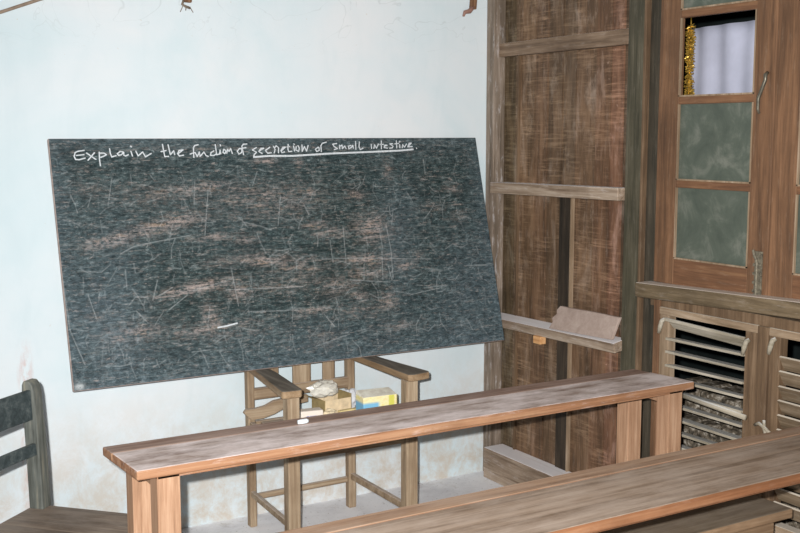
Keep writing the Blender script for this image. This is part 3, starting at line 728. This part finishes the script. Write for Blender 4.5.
# ---------------------------------------------------------------- school desks
def school_desk(loc, L_, d0, d1, h_, m_top, m_leg, crack, label, th=0.026, leg_x=(0.105, 0.08), skew=(0, 0), back=(0, 0), m_back=None):
    """origin at the left front foot corner of the top's footprint, x right, y away"""
    r = empty('school_desk', loc)
    tag(r, label, 'desk')
    D = d1
    top, topb = MB(), MB()
    if crack:
        k = (D - crack) / D
        top.prism([(skew[0], 0), (L_, 0), (L_ + skew[1] * k, D - crack - 0.001), (skew[0] * (1 - k), D - crack - 0.001)], h_ - th, h_)
        topb.prism([(skew[0] * (1 - k), D - crack + 0.001), (L_ + skew[1] * k, D - crack + 0.001), (L_ + skew[1], D), (0.0, D)], h_ - th, h_ - 0.001)
    top.build('desk_board', m_top, r, bevel=0.004)
    topb.build('desk_board', m_back, r, bevel=0.004)
    # shallow apron rails under the top
    MB().box(leg_x[0], L_ - leg_x[1], 0.022, 0.040, h_ - th - 0.012, h_ - th).build('apron', m_top, r, bevel=0.001)
    MB().box(leg_x[0], L_ - leg_x[1], D - 0.045, D - 0.028, h_ - th - 0.012, h_ - th).build('apron', m_top, r, bevel=0.001)
    w = 0.062
    for sx in (0, 1):
        x0 = leg_x[0] if sx == 0 else L_ - leg_x[1] - w
        for y0 in (0.022, D - 0.022 - 0.060):
            xs_ = back[sx] if y0 > 0.1 else 0
            MB().box(x0 + xs_, x0 + w + xs_, y0, y0 + 0.060, 0, h_ - th).build('leg', m_leg, r, bevel=0.003)
        MB().box(x0 + 0.008, x0 + w - 0.030, 0.082, D - 0.082, h_ - th - 0.05, h_ - th).build('end_rail', m_leg, r, bevel=0.002)
        MB().box(x0 + 0.018, x0 + w - 0.018, 0.082, D - 0.082, 0.10, 0.14).build('end_rail', m_leg, r, bevel=0.002)
    MB().box(leg_x[0] + w / 2, L_ - leg_x[1] - w / 2, D / 2 - 0.02, D / 2 + 0.02, 0.10, 0.14).build('foot_rail', m_leg, r, bevel=0.003)
    return r
d1_ = school_desk((-2.165, -1.515, 0), 1.947, 0, 0.262, 0.76, M['desk'], M['desk_leg'], 0.0 or 0.075, 'long narrow desk with pale dusty top and orange legs, a chalk stub on it', leg_x=(0.072, 0.032), skew=(0.014, -0.035), back=(-0.017, -0.035), m_back=M['desk_b'])
d2_ = school_desk((-2.30, -2.372, 0), 2.12, 0, 0.300, 0.76, M['desk2'], M['desk_leg'], 0.062, 'long narrow brown desk nearest the camera, cut by the bottom of the picture', m_back=M['desk2_b'])
# ---------------------------------------------------------------- bench between the desks
bn = empty('school_bench', (-1.75, -1.955, 0))
tag(bn, 'low wooden bench partly hidden beneath the nearest brown desk', 'bench')
MB().box(0, 1.515, 0, 0.235, 0.420, 0.450).build('bench_top', M['bench'], bn, bevel=0.004)
MB().box(0.03, 1.455, 0.020, 0.040, 0.29, 0.420).build('apron', M['bench'], bn, bevel=0.002)
for x0 in (0.06, 1.385):
    for y0 in (0.040, 0.165):
        MB().box(x0, x0 + 0.055, y0, y0 + 0.05, 0, 0.42).build('leg', M['bench'], bn, bevel=0.003)
    MB().box(x0 + 0.012, x0 + 0.043, 0.09, 0.165, 0.08, 0.12).build('end_rail', M['bench'], bn, bevel=0.002)

# ---------------------------------------------------------------- dark chair at the left edge
dc = empty('dining_chair', (-2.235, -0.785, 0), R(-138.5 + 90 + 0))
tag(dc, 'dark slate painted wooden chair with plank seat at the left edge', 'chair')
# local frame: x runs with the seat depth (towards the sitter's knees), y runs along the back away from the far post
# far back post stands at the origin
dc.rotation_euler = (0, 0, math.atan2(-0.731, 0.682))
W_ = 0.43
def lean(y0, mat):
    p = MB()
    p.prism([(-0.024, -0.022 + y0), (0.024, -0.022 + y0), (0.024, 0.022 + y0), (-0.024, 0.022 + y0)], 0.0, 0.46)
    # upper part leans back
    n = 8
    last = None
    prof = [(0.46, 0.0), (0.60, -0.004), (0.72, -0.009), (0.82, -0.014), (0.845, -0.016), (0.858, -0.018)]
    wd = [0.024, 0.024, 0.023, 0.021, 0.018, 0.010]
    vs_, fs = [], []
    for (z, dx), w in zip(prof, wd):
        vs_ += [(dx - w, y0 - 0.022, z), (dx + w, y0 - 0.022, z), (dx + w, y0 + 0.022, z), (dx - w, y0 + 0.022, z)]
    for i in range(len(prof) - 1):
        b0 = i * 4
        for k in range(4): fs.append((b0 + k, b0 + (k + 1) % 4, b0 + 4 + (k + 1) % 4, b0 + 4 + k))
    e_ = (len(prof) - 1) * 4
    fs.append((e_, e_ + 1, e_ + 2, e_ + 3)); fs.append((3, 2, 1, 0))
    p.add(vs_, fs)
    return p.build('back_post', mat, dc, bevel=0.004)
# along-the-back direction in local coords is -y (world (-.749,-.663)); x local world (.682,-.731)
lean(0.0, M['chair_post']); lean(-W_, M['chair_post'])
def back_rail(z0, z1, dx):
    vs_, fs = [], []
    n = 9
    for i in range(n):
        t = i / (n - 1); y = -0.018 - t * (W_ - 0.036); c_ = -0.010 * math.sin(math.pi * t) + dx
        vs_ += [(c_ + 0.006, y, z0), (c_ + 0.020, y, z0), (c_ + 0.016, y, z1), (c_ + 0.002, y, z1)]
    for i in range(n - 1):
        for k in range(4): fs.append((i * 4 + k, i * 4 + (k + 1) % 4, i * 4 + 4 + (k + 1) % 4, i * 4 + 4 + k))
    fs += [(3, 2, 1, 0), (4 * n - 4, 4 * n - 3, 4 * n - 2, 4 * n - 1)]
    return MB().add(vs_, fs).build('back_rail', M['slate'], dc, bevel=0.003)
back_rail(0.740, 0.832, -0.018); back_rail(0.632, 0.668, -0.008)
MB().prism([(-0.03, 0.022), (0.415, 0.028), (0.43, 0.015), (0.43, -W_ - 0.02), (0.41, -W_ - 0.03), (-0.03, -W_ - 0.022)], 0.435, 0.462).build('seat', M['chair_seat'], dc, bevel=0.006)
for y0 in (0.0, -W_):
    MB().box(0.355, 0.395, y0 - 0.02, y0 + 0.02, 0, 0.435).build('leg', M['chair_post'], dc, bevel=0.003)
    MB().box(0.024, 0.355, y0 - 0.012, y0 + 0.012, 0.375, 0.435).build('apron', M['slate'], dc, bevel=0.002)
    MB().box(0.024, 0.355, y0 - 0.010, y0 + 0.010, 0.16, 0.19).build('stretcher', M['slate'], dc, bevel=0.002)
MB().box(0.365, 0.388, -W_ + 0.02, -0.02, 0.375, 0.435).build('apron', M['slate'], dc, bevel=0.002)

# ---------------------------------------------------------------- small things
# torn slab of board propped on the lower ledge
slab = MB()
poly = [(-0.510, 0.772), (-0.520, 0.800), (-0.508, 0.815), (-0.530, 0.835), (-0.520, 0.850), (-0.533, 0.868), (-0.600, 0.868), (-0.75, 0.872), (-0.902, 0.872), (-0.900, 0.83), (-0.899, 0.785)]
vs_ = []
n = len(poly)
for (x_l, thk) in ((0, 0), (1, 0.014)):
    for (yy, zz) in poly:
        k = (zz - 0.77) / 0.1
        vs_.append((-0.050 + 0.044 * k + thk, yy, zz))
slab.add(vs_, [tuple(range(n)), tuple(range(n, 2 * n))[::-1]] + [(i, n + i, n + (i + 1) % n, (i + 1) % n) for i in range(n)])
o = slab.build('board_scrap', wear_off('grey_pink_fibreboard', (156, 138, 128), (168, 150, 140), (178, 161, 151), 25), bevel=0.002)
tag(o, 'torn grey pink slab of board propped on the lower dusty ledge', 'board scrap')
o = MB().box(-0.062, -0.030, -0.455, -0.405, 0.690, 0.7235).build('wood_block', wood('fresh_orange_wood', (168, 116, 72), (206, 156, 106), (226, 182, 134), 'y'), bevel=0.002)
o.location = (0.012, 0, 0.001)
tag(o, 'small fresh orange wood block fixed under the lower dusty ledge', 'wood block')
# cloth hung behind the empty pane, and the tinsel
mb = MB()
n, mz = 40, 16
vs_ = []
for j in range(mz + 1):
    for i in range(n + 1):
        y = -1.118 - 0.66 * i / n; z = 1.30 + (0.685 + 0.012 * i / n) * j / mz
        vs_.append((0.11 + 0.006 * math.sin(i * 0.9) + 0.004 * math.sin(j * 0.5 + i * 0.3), y, z))
fs = [(j * (n + 1) + i, j * (n + 1) + i + 1, (j + 1) * (n + 1) + i + 1, (j + 1) * (n + 1) + i) for j in range(mz) for i in range(n)]
o = mb.add(vs_, fs).build('window_cloth', M['cloth'], smooth=True)
sm = o.modifiers.new('thick', 'SOLIDIFY'); sm.thickness = 0.003
tag(o, 'pale lavender cloth sheet hung behind the missing window pane', 'cloth')
gold = NT('gold_foil'); gn = gold.noise(gold.coords((1, 1, 1)), 120, 2, 0.5)
gold.out(gold.ramp(gn, [(0.35, lin((120, 96, 34))), (0.6, lin((214, 178, 84)))]), 0.28, 0.5, 0.6)
mb = MB(); rn = random.Random(4)
mb.tube([(0.04, -1.192, 2.02), (0.04, -1.195, 1.85), (0.04, -1.190, 1.70)], 0.002, 5)
for k in range(900):
    z = rn.uniform(1.69, 1.99); an = rn.uniform(0, 6.283); L_ = rn.uniform(0.010, 0.022)
    d = Vector((math.cos(an), math.sin(an), rn.uniform(-0.9, 0.5))).normalized() * L_
    p = Vector((0.04, -1.192, z)); q = p + d
    sd = Vector((rn.uniform(-1, 1), rn.uniform(-1, 1), rn.uniform(-1, 1))).cross(d).normalized() * 0.0016
    mb.add([p - sd, p + sd, q + sd, q - sd], [(0, 1, 2, 3)])
o = mb.build('tinsel_garland', gold.mat)
tag(o, 'gold tinsel garland hanging down the side of the missing window pane', 'tinsel')
# pegs in the plaster near the top of the wall
pw = wood('peg_wood', (76, 52, 36), (116, 84, 60), (150, 116, 90), 'z')
def peg(x, z, tail, label):
    r = empty('wall_peg', (x, 0, z)); tag(r, label, 'peg')
    MB().beam((0, -0.012, 0.0), (0.006, -0.020, 0.14), 0.030, 0.022, up=(0, 1, 0)).build('peg_body', pw, r, bevel=0.005)
    return r
pg = peg(-1.446, 2.100, None, 'brown wooden peg sticking from the top of the wall above the blackboard middle left')
rg = MB().tube([(-0.014, -0.010, 0.01), (-0.022, -0.012, -0.008), (-0.008, -0.014, -0.016), (0.010, -0.010, -0.02)], 0.005)
rg.tube([(-0.004, -0.008, -0.012), (-0.006, -0.006, -0.03)], 0.002).tube([(0.012, -0.008, -0.018), (0.024, -0.006, -0.036)], 0.0016).tube([(-0.014, -0.008, -0.006), (-0.028, -0.006, -0.036)], 0.0016)
rg.build('frayed_string', plain('grey_string', (120, 108, 94)), pg, smooth=True)
pg = peg(-0.112, 2.150, None, 'brown bent peg at the top of the wall beside the corner post')
MB().tube([(0.0, -0.014, 0.012), (-0.02, -0.016, -0.010), (-0.046, -0.016, -0.016), (-0.052, -0.014, -0.034)], [0.011, 0.011, 0.009, 0.005]).build('bent_end', plain('pinkish_wood', (150, 116, 104)), pg, smooth=True)
o = MB().tube([(-2.30, -0.010, 1.963), (-2.14, -0.012, 2.025), (-2.0, -0.012, 2.079), (-1.85, -0.010, 2.13)], 0.006).build('bamboo_rod', plain('brown_bamboo', (146, 128, 112)), smooth=True)
tag(o, 'thin brown rod slanting across the top left corner of the wall', 'rod')
